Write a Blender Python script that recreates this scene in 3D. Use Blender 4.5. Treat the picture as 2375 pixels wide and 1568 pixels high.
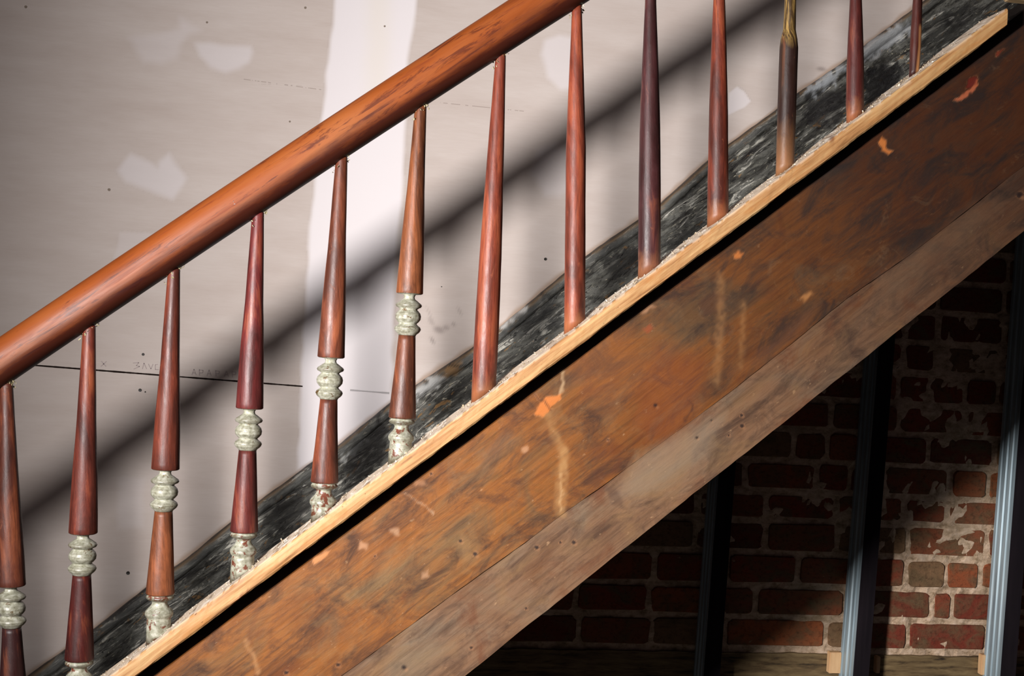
import bpy, math, random
import numpy as np
from mathutils import Vector, Matrix

for o in list(bpy.data.objects):
    bpy.data.objects.remove(o, do_unlink=True)
SC = bpy.context.scene
COL = SC.collection
PI = math.pi
random.seed(7)
RNG = np.random.default_rng(11)

# ------------------------------------------------------------------ camera
W_PX, H_PX, FPX = 2375.0, 1568.0, 2600.0
CAM = np.array([0.593, -2.067, 0.785])
YAW, ROLL = math.radians(8.204), math.radians(3.281)
FW = np.array([math.sin(YAW), math.cos(YAW), 0.0])
R0 = np.array([math.cos(YAW), -math.sin(YAW), 0.0])
U0 = np.array([0.0, 0.0, 1.0])
RR = R0 * math.cos(ROLL) + U0 * math.sin(ROLL)
UU = -R0 * math.sin(ROLL) + U0 * math.cos(ROLL)
cd = bpy.data.cameras.new('camera')
cd.sensor_fit = 'HORIZONTAL'
cd.sensor_width = 36.0
cd.lens = 36.0 * FPX / W_PX
cd.clip_start = 0.02
cam = bpy.data.objects.new('camera', cd)
COL.objects.link(cam)
M = Matrix(((RR[0], UU[0], -FW[0], CAM[0]),
            (RR[1], UU[1], -FW[1], CAM[1]),
            (RR[2], UU[2], -FW[2], CAM[2]), (0, 0, 0, 1)))
cam.matrix_world = M
SC.camera = cam

# ------------------------------------------------------------------ world, lights, exposure
SC.view_settings.view_transform = 'Standard'
SC.view_settings.look = 'None'
SC.view_settings.exposure = 0.0
SC.view_settings.gamma = 1.0
SC.view_settings.use_curve_mapping = False
world = bpy.data.worlds.new('dim_room')
world.use_nodes = True
bgn = world.node_tree.nodes['Background']
bgn.inputs[0].default_value = (0.90, 0.70, 0.84, 1)
bgn.inputs[1].default_value = 0.022
SC.world = world

def aim(o, target):
    d = Vector(target) - o.location
    o.rotation_euler = d.to_track_quat('-Z', 'Y').to_euler()

def lamp(name, kind, loc, target, energy, color, **kw):
    l = bpy.data.lights.new(name, kind)
    l.energy = energy
    l.color = color
    for k, v in kw.items():
        setattr(l, k, v)
    o = bpy.data.objects.new(name, l)
    COL.objects.link(o)
    o.location = loc
    aim(o, target)
    return o

# hand-held work lamp, left of and above the camera
lamp('work_lamp', 'SPOT', (-0.37, -1.61, 0.86), (6.78, 0.95, 0.60), 610, (1.0, 0.968, 0.955),
     spot_size=math.radians(160), spot_blend=1.0, shadow_soft_size=0.11)
# added overhead fill, standing for light back from the ceiling
lamp('ceiling_fill', 'AREA', (0.6, -1.0, 3.0), (0.9, 0.5, 0.6), 4.2, (1.0, 0.95, 0.93),
     shape='RECTANGLE', size=3.0, size_y=2.0)

# ------------------------------------------------------------------ measuring helpers
def at(px, py, Y=0.0):
    """the point on the vertical plane y = Y seen at a photograph position"""
    d = FW * FPX + RR * (px - W_PX / 2) + UU * (H_PX / 2 - py)
    return CAM + d * ((Y - CAM[1]) / d[1])

def px_of(P):
    """numpy array of points -> photograph positions"""
    d = P - CAM
    z = d @ FW
    return np.stack([W_PX / 2 + FPX * (d @ RR) / z, H_PX / 2 - FPX * (d @ UU) / z], axis=-1)

def scale_at(x, y, z):
    d = np.array([x, y, z]) - CAM
    return FPX / float(d @ FW)

def fit_line(pts, Y):
    w = np.array([at(a, b, Y) for a, b in pts])
    return np.polyfit(w[:, 0], w[:, 2], 1)

def lin(r, g, b, a=1.0):
    f = lambda v: (v / 255 / 12.92) if v / 255 <= 0.04045 else ((v / 255 + 0.055) / 1.055) ** 2.4
    return (f(r), f(g), f(b), a)

WALL_Y = 0.95          # drywall face
CAP_F, CAP_B = -0.050, 0.045
STR_F, STR_B = -0.022, 0.022
cap_top = fit_line([(263, 1555), (421, 1437), (657, 1272), (800, 1165), (995, 1022), (1184, 882), (1353, 760),
                    (1580, 585), (1686, 500), (1865, 366), (2060, 218), (2333, 20)], CAP_F)
SL = cap_top[0]
ANG = math.atan(SL)
CA = math.cos(ANG)
zcap = lambda x: cap_top[0] * x + cap_top[1]
CAP_T = 0.037                                   # vertical thickness of the cap edge
zstr_top = lambda x: zcap(x) - CAP_T - 0.031
str_bot = fit_line([(1075, 1568), (1575, 1176), (1916, 901), (2375, 535)], STR_F)
seam_w = np.array([at(a, b, STR_F) for a, b in [(300, 1925), (847, 1528), (1016, 1404), (1123, 1326), (1218, 1259), (1302, 1195),
                   (1403, 1124), (1514, 1042), (1580, 995), (1700, 905), (1830, 802), (1965, 692), (2110, 592), (2375, 385)]])

# ------------------------------------------------------------------ object helpers
def tag(o, label=None, cat=None, group=None, kind=None):
    if label: o['label'] = label
    if cat: o['category'] = cat
    if group: o['group'] = group
    if kind: o['kind'] = kind
    return o

def empty(name, loc, label, cat, group=None):
    o = bpy.data.objects.new(name, None)
    o.empty_display_size = 0.05
    COL.objects.link(o)
    o.location = loc
    return tag(o, label, cat, group)

def mesh_obj(name, verts, faces, mat, parent=None, smooth=False, gc=None, mk=None, mats=None, midx=None, loc=None):
    me = bpy.data.meshes.new(name)
    v = np.asarray(verts, dtype=float)
    if loc is not None:
        v = v - np.asarray(loc, dtype=float)
    me.from_pydata(v.tolist(), [], [list(map(int, f)) for f in faces])
    me.update()
    if gc is not None:
        a = me.attributes.new('gc', 'FLOAT_VECTOR', 'POINT')
        a.data.foreach_set('vector', np.asarray(gc, dtype=np.float32).ravel())
    if mk is not None:
        a = me.attributes.new('mk', 'FLOAT_COLOR', 'POINT')
        a.data.foreach_set('color', np.asarray(mk, dtype=np.float32).ravel())
    if mats:
        for m in mats: me.materials.append(m)
        me.polygons.foreach_set('material_index', midx)
    elif mat:
        me.materials.append(mat)
    if smooth:
        me.polygons.foreach_set('use_smooth', [True] * len(me.polygons))
    o = bpy.data.objects.new(name, me)
    COL.objects.link(o)
    if loc is not None:
        o.location = loc
    if parent is not None:
        o.parent = parent
        o.matrix_parent_inverse = Matrix.Translation(-Vector(parent.location))
    return o

def sstep(t):
    t = np.clip(t, 0, 1)
    return t * t * (3 - 2 * t)

def vnoise(p, s=1.0, seed=0):
    """cheap smooth value noise, 2-D, vectorised"""
    p = np.asarray(p) * s
    i = np.floor(p).astype(np.int64)
    f = p - i
    f = f * f * (3 - 2 * f)
    def h(a, b):
        n = (a * 374761393 + b * 668265263 + seed * 974711) & 0x7fffffff
        n = ((n ^ (n >> 13)) * 1274126177) & 0x7fffffff
        return ((n ^ (n >> 16)) & 0xffff) / 65535.0
    a, b = i[..., 0], i[..., 1]
    x, y = f[..., 0], f[..., 1]
    return (h(a, b) * (1 - x) + h(a + 1, b) * x) * (1 - y) + (h(a, b + 1) * (1 - x) + h(a + 1, b + 1) * x) * y

def poly_mask(P, poly, soft):
    """soft-edged polygon mask over positions P (n,2)"""
    poly = np.asarray(poly, dtype=float)
    out = np.zeros(len(P))
    lo, hi = poly.min(0) - soft * 2, poly.max(0) + soft * 2
    sel = np.where(np.all((P > lo) & (P < hi), axis=1))[0]
    if not len(sel): return out
    q = P[sel]
    n = len(poly)
    inside = np.zeros(len(q), bool)
    dist = np.full(len(q), 1e9)
    for k in range(n):
        a, b = poly[k], poly[(k + 1) % n]
        ab = b - a
        t = np.clip(((q - a) @ ab) / (ab @ ab + 1e-9), 0, 1)
        d = np.linalg.norm(q - (a + t[:, None] * ab), axis=1)
        dist = np.minimum(dist, d)
        c = ((a[1] > q[:, 1]) != (b[1] > q[:, 1]))
        with np.errstate(divide='ignore', invalid='ignore'):
            xx = (b[0] - a[0]) * (q[:, 1] - a[1]) / (b[1] - a[1] + 1e-12) + a[0]
        inside ^= c & (q[:, 0] < xx)
    sd = np.where(inside, dist, -dist)
    out[sel] = sstep(0.5 + sd / (2 * soft))
    return out

def line_mask(P, pts, w, soft):
    """soft stroke of half width w along a polyline"""
    pts = np.asarray(pts, dtype=float)
    dist = np.full(len(P), 1e9)
    for k in range(len(pts) - 1):
        a, b = pts[k], pts[k + 1]
        ab = b - a
        t = np.clip(((P - a) @ ab) / (ab @ ab + 1e-9), 0, 1)
        dist = np.minimum(dist, np.linalg.norm(P - (a + t[:, None] * ab), axis=1))
    return sstep(0.5 + (w - dist) / (2 * soft))

def paint(mk, mask, rgb, strength=1.0):
    """lay a colour of wear over the mark attribute"""
    m = (mask * strength)[:, None]
    c = np.array(lin(*rgb)[:3])[None, :]
    a0 = mk[:, 3:4]
    a1 = m + a0 * (1 - m)
    mk[:, :3] = np.where(a1 > 1e-5, (c * m + mk[:, :3] * a0 * (1 - m)) / np.maximum(a1, 1e-5), c)
    mk[:, 3:4] = a1

def board(name, x0, x1, zlo, zhi, yf, yb, nx, nz, mat, parent=None, yprof=None, marks=None, sloped=True, jit=0.0, seed=1, loc=None):
    """a board standing in the x-z plane with a finely divided front face"""
    xs = np.linspace(x0, x1, nx + 1)
    lo = np.array([zlo(x) for x in xs]); hi = np.array([zhi(x) for x in xs])
    if jit:
        hi = hi + (vnoise(np.stack([xs * 14, xs * 0], -1), 1, seed) - .5) * jit + (vnoise(np.stack([xs * 60, xs * 0], -1), 1, seed + 5) - .5) * jit * .6
        lo = lo + (vnoise(np.stack([xs * 14, xs * 0], -1), 1, seed + 9) - .5) * jit + (vnoise(np.stack([xs * 60, xs * 0], -1), 1, seed + 3) - .5) * jit * .6
    t = np.linspace(0, 1, nz + 1)
    X = np.repeat(xs[:, None], nz + 1, 1)
    Z = lo[:, None] + (hi - lo)[:, None] * t[None]
    dtop = (hi[:, None] - Z) * (CA if sloped else 1.0)
    Y = np.full_like(X, yf)
    if yprof is not None:
        Y = Y + yprof(dtop)
    V = np.stack([X, Y, Z], -1).reshape(-1, 3)
    nf = len(V)
    fr = []
    m = nz + 1
    idx = np.arange((nx + 1) * m).reshape(nx + 1, m)
    q = np.stack([idx[:-1, :-1], idx[1:, :-1], idx[1:, 1:], idx[:-1, 1:]], -1).reshape(-1, 4)
    faces = q.tolist()
    bk_lo = nf + np.arange(nx + 1)
    bk_hi = nf + nx + 1 + np.arange(nx + 1)
    B = np.concatenate([np.stack([xs, np.full(nx + 1, yb), lo], -1), np.stack([xs, np.full(nx + 1, yb), hi], -1)])
    V = np.concatenate([V, B])
    for i in range(nx):
        faces.append([idx[i, nz], idx[i + 1, nz], bk_hi[i + 1], bk_hi[i]])
        faces.append([idx[i + 1, 0], idx[i, 0], bk_lo[i], bk_lo[i + 1]])
        faces.append([bk_lo[i + 1], bk_lo[i], bk_hi[i], bk_hi[i + 1]])
    faces.append([bk_lo[0]] + list(idx[0, :]) + [bk_hi[0]])
    faces.append([bk_hi[nx]] + list(idx[nx, ::-1]) + [bk_lo[nx]])
    if sloped:
        al = (V[:, 0] + (V[:, 2] - zcap(V[:, 0])) * math.sin(ANG) * CA) / CA
        ac = (V[:, 2] - zcap(V[:, 0])) * CA
    else:
        al, ac = V[:, 0], V[:, 2]
    gc = np.stack([al, V[:, 1], ac], -1)
    mk = np.zeros((len(V), 4))
    if marks is not None:
        marks(V, px_of(V), gc, mk)
    return mesh_obj(name, V, faces, mat, parent, gc=gc, mk=mk, loc=loc, smooth=yprof is not None)

def box(name, lo, hi, mat, parent=None, bev=0.002, loc=None, rot=None):
    lo = np.array(lo, float); hi = np.array(hi, float)
    import bmesh
    bm = bmesh.new()
    bmesh.ops.create_cube(bm, size=1)
    c = (lo + hi) / 2; s = hi - lo
    bmesh.ops.scale(bm, vec=Vector(s), verts=bm.verts)
    if bev: bmesh.ops.bevel(bm, geom=bm.edges[:], offset=bev, segments=2, affect='EDGES')
    if rot: bmesh.ops.rotate(bm, cent=(0, 0, 0), matrix=rot, verts=bm.verts)
    me = bpy.data.meshes.new(name)
    bm.to_mesh(me); bm.free()
    me.materials.append(mat)
    o = bpy.data.objects.new(name, me)
    COL.objects.link(o)
    o.location = c
    if parent is not None:
        o.parent = parent
        o.matrix_parent_inverse = Matrix.Translation(-Vector(parent.location))
    return o

# ------------------------------------------------------------------ material helpers
class NT:
    def __init__(s, name, rough=0.5, metallic=0.0, coat=0.0, spec=0.5):
        s.m = bpy.data.materials.new(name)
        s.m.use_nodes = True
        s.t = s.m.node_tree
        s.b = s.t.nodes['Principled BSDF']
        s.b.inputs['Roughness'].default_value = rough
        s.b.inputs['Metallic'].default_value = metallic
        s.b.inputs['Coat Weight'].default_value = coat
        s.b.inputs['Specular IOR Level'].default_value = spec
    def n(s, typ, **kw):
        nd = s.t.nodes.new(typ)
        for k, v in kw.items(): setattr(nd, k, v)
        return nd
    def l(s, a, b): s.t.links.new(a, b)
    def attr(s, name='gc'):
        a = s.n('ShaderNodeAttribute'); a.attribute_name = name; return a
    def mapped(s, vec, scale, off=(0, 0, 0)):
        m = s.n('ShaderNodeMapping'); m.inputs['Scale'].default_value = scale; m.inputs['Location'].default_value = off
        s.l(vec, m.inputs['Vector']); return m.outputs[0]
    def noise(s, vec, scale=1.0, detail=6, rough=0.6, dist=0.0):
        n = s.n('ShaderNodeTexNoise'); n.inputs['Scale'].default_value = scale
        n.inputs['Detail'].default_value = detail; n.inputs['Roughness'].default_value = rough
        n.inputs['Distortion'].default_value = dist
        s.l(vec, n.inputs['Vector']); return n.outputs['Fac']
    def ramp(s, fac, stops, interp='LINEAR'):
        r = s.n('ShaderNodeValToRGB'); r.color_ramp.interpolation = interp
        e = r.color_ramp.elements
        while len(e) > len(stops): e.remove(e[-1])
        while len(e) < len(stops): e.new(0.5)
        for i, (p, c) in enumerate(stops):
            e[i].position = p
            e[i].color = c if len(c) == 4 else (*c, 1)
        s.l(fac, r.inputs[0]); return r.outputs[0]
    def bw(s, fac, a, b, inv=False):
        k, w = (0, 0, 0, 1), (1, 1, 1, 1)
        return s.ramp(fac, [(a, w if inv else k), (b, k if inv else w)])
    def mix(s, fac, a, b, mode='MIX'):
        m = s.n('ShaderNodeMix'); m.data_type = 'RGBA'; m.blend_type = mode
        for sock, v in ((m.inputs[0], fac), (m.inputs[6], a), (m.inputs[7], b)):
            if isinstance(v, (int, float)): sock.default_value = v
            elif isinstance(v, tuple): sock.default_value = v if len(v) == 4 else (*v, 1)
            else: s.l(v, sock)
        return m.outputs[2]
    def math(s, op, a, b=None, c=None, clamp=False):
        m = s.n('ShaderNodeMath'); m.operation = op; m.use_clamp = clamp
        for i, v in enumerate((a, b, c)):
            if v is None: continue
            if isinstance(v, (int, float)): m.inputs[i].default_value = v
            else: s.l(v, m.inputs[i])
        return m.outputs[0]
    def sep(s, vec):
        n = s.n('ShaderNodeSeparateXYZ'); s.l(vec, n.inputs[0]); return n.outputs
    def color(s, c):
        if isinstance(c, tuple): s.b.inputs['Base Color'].default_value = c
        else: s.l(c, s.b.inputs['Base Color'])
    def rough(s, r): s.l(r, s.b.inputs['Roughness'])
    def bump(s, h, strength=0.3, dist=0.002):
        b = s.n('ShaderNodeBump'); b.inputs['Strength'].default_value = strength; b.inputs['Distance'].default_value = dist
        s.l(h, b.inputs['Height']); s.l(b.outputs[0], s.b.inputs['Normal'])
    def marks(s, base):
        a = s.attr('mk')
        return s.mix(a.outputs['Alpha'], base, a.outputs['Color'])

# ---- drywall paper with joint compound
def mat_drywall():
    k = NT('drywall', rough=0.85, spec=0.2)
    g = k.attr().outputs['Vector']
    n1 = k.noise(k.mapped(g, (3, 3, 14)), 1.0, 5)
    n2 = k.noise(k.mapped(g, (20, 20, 240)), 1.0, 3)
    base = k.ramp(n1, [(0.3, lin(196, 182, 174)), (0.7, lin(207, 195, 188))])
    base = k.mix(k.math('MULTIPLY', k.bw(n2, .4, .75), 0.10), base, lin(166, 146, 128))
    # pen-thin cracks and the open joint between two sheets
    x, y, z = k.sep(g)
    pj = [(105, 849), (400, 873), (700, 896), (905, 912)]
    a, b = fit_line(pj, WALL_Y)
    d = k.math('ABSOLUTE', k.math('SUBTRACT', z, k.math('MULTIPLY_ADD', x, float(a), float(b))))
    wob = k.math('MULTIPLY', k.noise(k.mapped(g, (30, 1, 1)), 1.0, 3), 0.0032)
    line = k.math('LESS_THAN', d, k.math('ADD', wob, 0.0005))
    x1 = float(at(702, 896, WALL_Y)[0]); x2 = float(at(812, 905, WALL_Y)[0]); x3 = float(at(903, 912, WALL_Y)[0])
    left = k.math('LESS_THAN', x, x1)
    part = k.math('MULTIPLY', k.math('MULTIPLY', k.math('GREATER_THAN', x, x2), k.math('LESS_THAN', x, x3)), 0.45)
    joint = k.math('MULTIPLY', line, k.math('ADD', left, part))
    col = k.marks(base)
    col = k.mix(joint, col, lin(30, 18, 12))
    a2, b2 = fit_line([(560, 185), (745, 208)], WALL_Y)
    for (p0, p1, w, st) in [((560, 183), (745, 208), .0011, .35), ((1020, 238), (1215, 258), .0011, .35), ((600, 195), (700, 198), .0006, .2)]:
        a2, b2 = fit_line([p0, p1], WALL_Y)
        d2 = k.math('ABSOLUTE', k.math('SUBTRACT', z, k.math('MULTIPLY_ADD', x, float(a2), float(b2))))
        l2 = k.math('LESS_THAN', d2, w)
        gate = k.math('MULTIPLY', k.math('GREATER_THAN', x, float(at(*p0, WALL_Y)[0])), k.math('LESS_THAN', x, float(at(*p1, WALL_Y)[0])))
        brk = k.math('GREATER_THAN', k.noise(k.mapped(g, (60, 1, 5)), 1.0, 2), 0.48)
        col = k.mix(k.math('MULTIPLY', k.math('MULTIPLY', l2, gate), k.math('MULTIPLY', brk, st)), col, lin(90, 65, 50))
    k.color(col)
    k.bump(k.math('ADD', n2, k.math('MULTIPLY', joint, -3.0)), 0.12, 0.001)
    return k.m

# ---- stringer board: old fir with varnish, mottled
def mat_stringer(name, c_dark, c_mid, c_light, c_grey, off, dk=0.0):
    k = NT(name, rough=0.55, spec=0.35)
    g = k.attr().outputs['Vector']
    grain = k.noise(k.mapped(g, (5, 5, 110), off), 1.0, 8, .65, .4)
    cloud = k.noise(k.mapped(g, (4.2, 4, 9), off), 1.0, 5, .6, 1.2)
    blot = k.noise(k.mapped(g, (9, 9, 22), (off[0] + 3, 0, 1)), 1.0, 7, .68, .8)
    fine = k.noise(k.mapped(g, (40, 40, 160), off), 1.0, 6, .7)
    col = k.ramp(cloud, [(0.30, c_mid), (0.52, c_light), (0.70, c_grey)])
    col = k.mix(k.math('MULTIPLY', k.bw(blot, .47, .66), .85), col, c_dark)
    col = k.mix(k.math('MULTIPLY', k.bw(blot, .28, .42, True), .55), col, c_grey)
    col = k.mix(k.math('MULTIPLY', k.bw(grain, .46, .68), .55), col, c_dark)
    col = k.mix(k.math('MULTIPLY', k.bw(fine, .55, .75), .35), col, lin(58, 34, 22))
    fleck = k.noise(k.mapped(g, (55, 40, 90), (5, 2, 1)), 1.0, 4, .6)
    col = k.mix(k.math('MULTIPLY', k.bw(fleck, .66, .74), .45), col, lin(164, 130, 96))
    haze = k.noise(k.mapped(g, (8, 8, 11), (9, 2, 3)), 1.0, 7, .62, 1.0)
    col = k.mix(k.math('MULTIPLY', k.bw(haze, .52, .72), .5), col, lin(122, 92, 58))
    col = k.mix(k.math('MULTIPLY', k.bw(haze, .30, .44, True), .5), col, lin(84, 40, 16))
    # the boards darken to almost black-brown towards the top of the flight
    x = k.sep(g)[0]
    up = k.n('ShaderNodeMapRange'); up.inputs[1].default_value = 1.0 + dk; up.inputs[2].default_value = 2.0 + dk
    k.l(k.math('ADD', x, k.math('MULTIPLY', k.math('SUBTRACT', cloud, .5), .9)), up.inputs[0])
    red = k.mix(k.bw(blot, .40, .62), lin(48, 23, 14), lin(24, 13, 10))
    col = k.mix(k.math('MULTIPLY', up.outputs[0], .90), col, red)
    hz2 = k.noise(k.mapped(g, (13, 13, 17), (1, 7, 8)), 1.0, 7, .66, .8)
    col = k.mix(k.math('MULTIPLY', k.bw(hz2, .60, .74), .32), col, lin(104, 80, 56))
    col = k.marks(col)
    k.color(col)
    k.rough(k.ramp(blot, [(0.3, (.42, .42, .42)), (0.7, (.7, .7, .7))]))
    k.bump(k.math('ADD', k.math('MULTIPLY', grain, .8), fine), 0.35, 0.0012)
    return k.m

def mat_cap():
    k = NT('stripped_pine', rough=0.55, spec=0.3)
    g = k.attr().outputs['Vector']
    grain = k.noise(k.mapped(g, (6, 30, 120)), 1.0, 7, .65, .3)
    cl = k.noise(k.mapped(g, (14, 14, 30)), 1.0, 6, .65, .5)
    col = k.ramp(grain, [(0.30, lin(100, 64, 36)), (0.44, lin(150, 108, 68)), (0.62, lin(174, 140, 96))])
    col = k.mix(k.math('MULTIPLY', k.bw(cl, .55, .72), .7), col, lin(160, 108, 58))
    sp = k.noise(k.mapped(g, (60, 60, 110)), 1.0, 4, .6)
    col = k.mix(k.math('MULTIPLY', k.bw(sp, .66, .72), .75), col, lin(84, 52, 30))
    x = k.sep(g)[0]
    up = k.n('ShaderNodeMapRange'); up.inputs[1].default_value = 1.7; up.inputs[2].default_value = 2.6
    k.l(x, up.inputs[0])
    col = k.mix(k.math('MULTIPLY', up.outputs[0], .35), col, lin(165, 120, 70))
    col = k.marks(col)
    k.color(col)
    k.bump(k.math('ADD', grain, cl), 0.3, 0.0010)
    return k.m

def mat_rail():
    k = NT('rail_wood', rough=0.5, coat=0.04, spec=0.22)
    k.b.inputs['Coat Roughness'].default_value = 0.3
    g = k.attr().outputs['Vector']            # along, angle, height on section
    a = k.noise(k.mapped(g, (2.2, 3.2, 22)), 1.0, 5, .6, .5)
    b = k.noise(k.mapped(g, (13, 10, 150)), 1.0, 5, .6, .3)
    c = k.noise(k.mapped(g, (8, 10, 70), (2, 4, 1)), 1.0, 6, .7, .6)
    col = k.ramp(a, [(0.3, lin(102, 46, 15)), (0.5, lin(122, 60, 22)), (0.72, lin(132, 74, 36))])
    col = k.mix(k.math('MULTIPLY', k.bw(b, .56, .70), .60), col, lin(94, 38, 18))
    col = k.mix(k.math('MULTIPLY', k.bw(c, .56, .63), .7), col, lin(60, 20, 12))
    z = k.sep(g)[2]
    # shade of the undercut painted dark along the lower side, ragged upper limit
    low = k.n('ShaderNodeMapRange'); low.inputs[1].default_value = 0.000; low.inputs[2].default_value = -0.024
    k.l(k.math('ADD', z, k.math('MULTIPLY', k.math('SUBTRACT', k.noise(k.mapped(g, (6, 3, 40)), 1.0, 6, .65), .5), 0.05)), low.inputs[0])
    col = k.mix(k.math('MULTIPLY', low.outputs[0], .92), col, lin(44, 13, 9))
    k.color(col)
    k.rough(k.ramp(b, [(0.3, (.42, .42, .42)), (.7, (.6, .6, .6))]))
    k.bump(k.math('ADD', b, c), 0.18, 0.001)
    return k.m

def mat_baluster(name, kind='foot'):
    k = NT(name, rough=0.5, coat=0.12, spec=0.28)
    k.b.inputs['Coat Roughness'].default_value = 0.42
    oi = k.n('ShaderNodeObjectInfo')
    g = k.attr().outputs['Vector']            # angle*r, 0, height above foot
    off = k.n('ShaderNodeCombineXYZ')
    k.l(k.math('MULTIPLY', oi.outputs['Random'], 40.0), off.inputs[0]); k.l(k.math('MULTIPLY', oi.outputs['Random'], 17.0), off.inputs[2])
    va = k.n('ShaderNodeVectorMath'); va.operation = 'ADD'; k.l(g, va.inputs[0]); k.l(off.outputs[0], va.inputs[1])
    v = va.outputs[0]
    n1 = k.noise(k.mapped(v, (26, 26, 5)), 1.0, 5, .6, .6)
    n2 = k.noise(k.mapped(v, (240, 240, 18)), 1.0, 5, .65)
    n3 = k.noise(k.mapped(v, (60, 60, 30)), 1.0, 6, .7, .5)
    base = oi.outputs['Color']
    dark = k.mix(0.75, base, lin(30, 11, 9))
    lite = k.mix(0.45, base, lin(164, 92, 54))
    col = k.mix(k.bw(n1, .42, .60), base, dark)
    col = k.mix(k.math('MULTIPLY', k.bw(n1, .32, .45, True), .75), col, lite)
    col = k.mix(k.math('MULTIPLY', k.bw(n2, .48, .66), .55), col, dark)
    col = k.mix(k.math('MULTIPLY', k.bw(n3, .62, .72), .45), col, lite)
    z = k.sep(g)[2]
    if kind == 'foot':      # bare wood where the foot was scraped
        mr = k.n('ShaderNodeMapRange'); mr.inputs[1].default_value = 0.040; mr.inputs[2].default_value = 0.0
        k.l(k.math('ADD', z, k.math('MULTIPLY', k.math('SUBTRACT', n3, .5), .07)), mr.inputs[0])
        col = k.mix(k.math('MULTIPLY', mr.outputs[0], .5), col, lin(150, 96, 60))
    if kind == 'bare_top':  # yellow stripped wood above, dark varnish below
        mr = k.n('ShaderNodeMapRange'); mr.inputs[1].default_value = 0.235; mr.inputs[2].default_value = 0.262
        k.l(k.math('ADD', z, k.math('MULTIPLY', k.math('SUBTRACT', n1, .5), .05)), mr.inputs[0])
        yel = k.mix(k.bw(n2, .38, .56), lin(138, 110, 60), lin(54, 38, 20))
        col = k.mix(mr.outputs[0], col, yel)
        mr = k.n('ShaderNodeMapRange'); mr.inputs[1].default_value = 0.10; mr.inputs[2].default_value = 0.0
        k.l(k.math('ADD', z, k.math('MULTIPLY', k.math('SUBTRACT', n3, .5), .07)), mr.inputs[0])
        col = k.mix(k.math('MULTIPLY', mr.outputs[0], .7), col, lin(140, 96, 62))
    if kind == 'half_bare':
        mr = k.n('ShaderNodeMapRange'); mr.inputs[1].default_value = 0.095; mr.inputs[2].default_value = 0.085
        k.l(k.math('ADD', z, k.math('MULTIPLY', k.math('SUBTRACT', n3, .5), .03)), mr.inputs[0])
        col = k.mix(k.math('MULTIPLY', mr.outputs[0], k.bw(k.math('MULTIPLY', k.sep(g)[0], 20.0), .24, .34, True)), col, lin(168, 116, 72))
    k.color(col)
    k.rough(k.ramp(n3, [(0.3, (.36, .36, .36)), (.7, (.6, .6, .6))]))
    k.bump(k.math('ADD', n3, n2), 0.4, 0.0012)
    return k.m

def mat_old_paint(name, chip=0.6, flip=0, chipc=(84, 62, 34)):
    k = NT(name, rough=0.38, spec=0.5)
    g = k.n('ShaderNodeNewGeometry')
    P = g.outputs['Position']
    n1 = k.noise(k.mapped(P, (60, 60, 60), (flip, 0, 0)), 1.0, 6, .65, .5)
    n2 = k.noise(k.mapped(P, (140, 140, 140)), 1.0, 4, .6)
    col = k.ramp(n2, [(.3, lin(108, 106, 88)), (.5, lin(144, 143, 126)), (.7, lin(172, 171, 158))])
    col = k.mix(k.bw(n1, chip, chip + .05), col, lin(*chipc))
    crease = k.bw(g.outputs['Pointiness'], .42, .50, True)  # darker in the creases of the turning
    col = k.mix(k.math('MULTIPLY', crease, .9), col, lin(52, 40, 22))
    k.color(col)
    k.bump(k.math('ADD', n1, k.math('MULTIPLY', n2, .5)), 0.55, 0.0015)
    return k.m

def mat_skirt():
    k = NT('blistered_black_paint', rough=0.34, spec=0.55)
    g = k.attr().outputs['Vector']
    s1 = k.noise(k.mapped(g, (8, 8, 56)), 1.0, 9, .72, 1.1)
    s2 = k.noise(k.mapped(g, (42, 42, 130), (4, 0, 2)), 1.0, 8, .75, 1.0)
    big = k.noise(k.mapped(g, (5, 5, 18), (1, 3, 0)), 1.0, 6, .65, 1.4)
    tan = k.noise(k.mapped(g, (18, 18, 48), (7, 1, 5)), 1.0, 6, .66, .6)
    col = k.ramp(big, [(.36, lin(26, 22, 20)), (.46, lin(66, 64, 58)), (.60, lin(112, 111, 104))])
    pale = k.math('MULTIPLY', k.bw(s1, .56, .60), k.bw(big, .40, .52))
    col = k.mix(pale, col, lin(210, 206, 194))
    mid = k.noise(k.mapped(g, (14, 14, 90), (2, 8, 6)), 1.0, 7, .7, .6)
    col = k.mix(k.math('MULTIPLY', k.bw(mid, .54, .62), .55), col, lin(132, 130, 120))
    col = k.mix(k.math('MULTIPLY', k.bw(s2, .60, .63), .8), col, lin(200, 192, 168))
    col = k.mix(k.bw(s2, .38, .42, True), col, lin(20, 15, 12))
    col = k.mix(k.math('MULTIPLY', k.bw(mid, .40, .45, True), .8), col, lin(26, 22, 18))
    col = k.mix(k.math('MULTIPLY', k.bw(tan, .62, .65), .8), col, lin(150, 112, 66))
    col = k.marks(col)
    k.color(col)
    k.rough(k.ramp(s2, [(.3, (.22, .22, .22)), (.7, (.6, .6, .6))]))
    k.bump(k.math('ADD', k.math('ADD', s1, s2), big), 0.9, 0.004)
    return k.m

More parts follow.
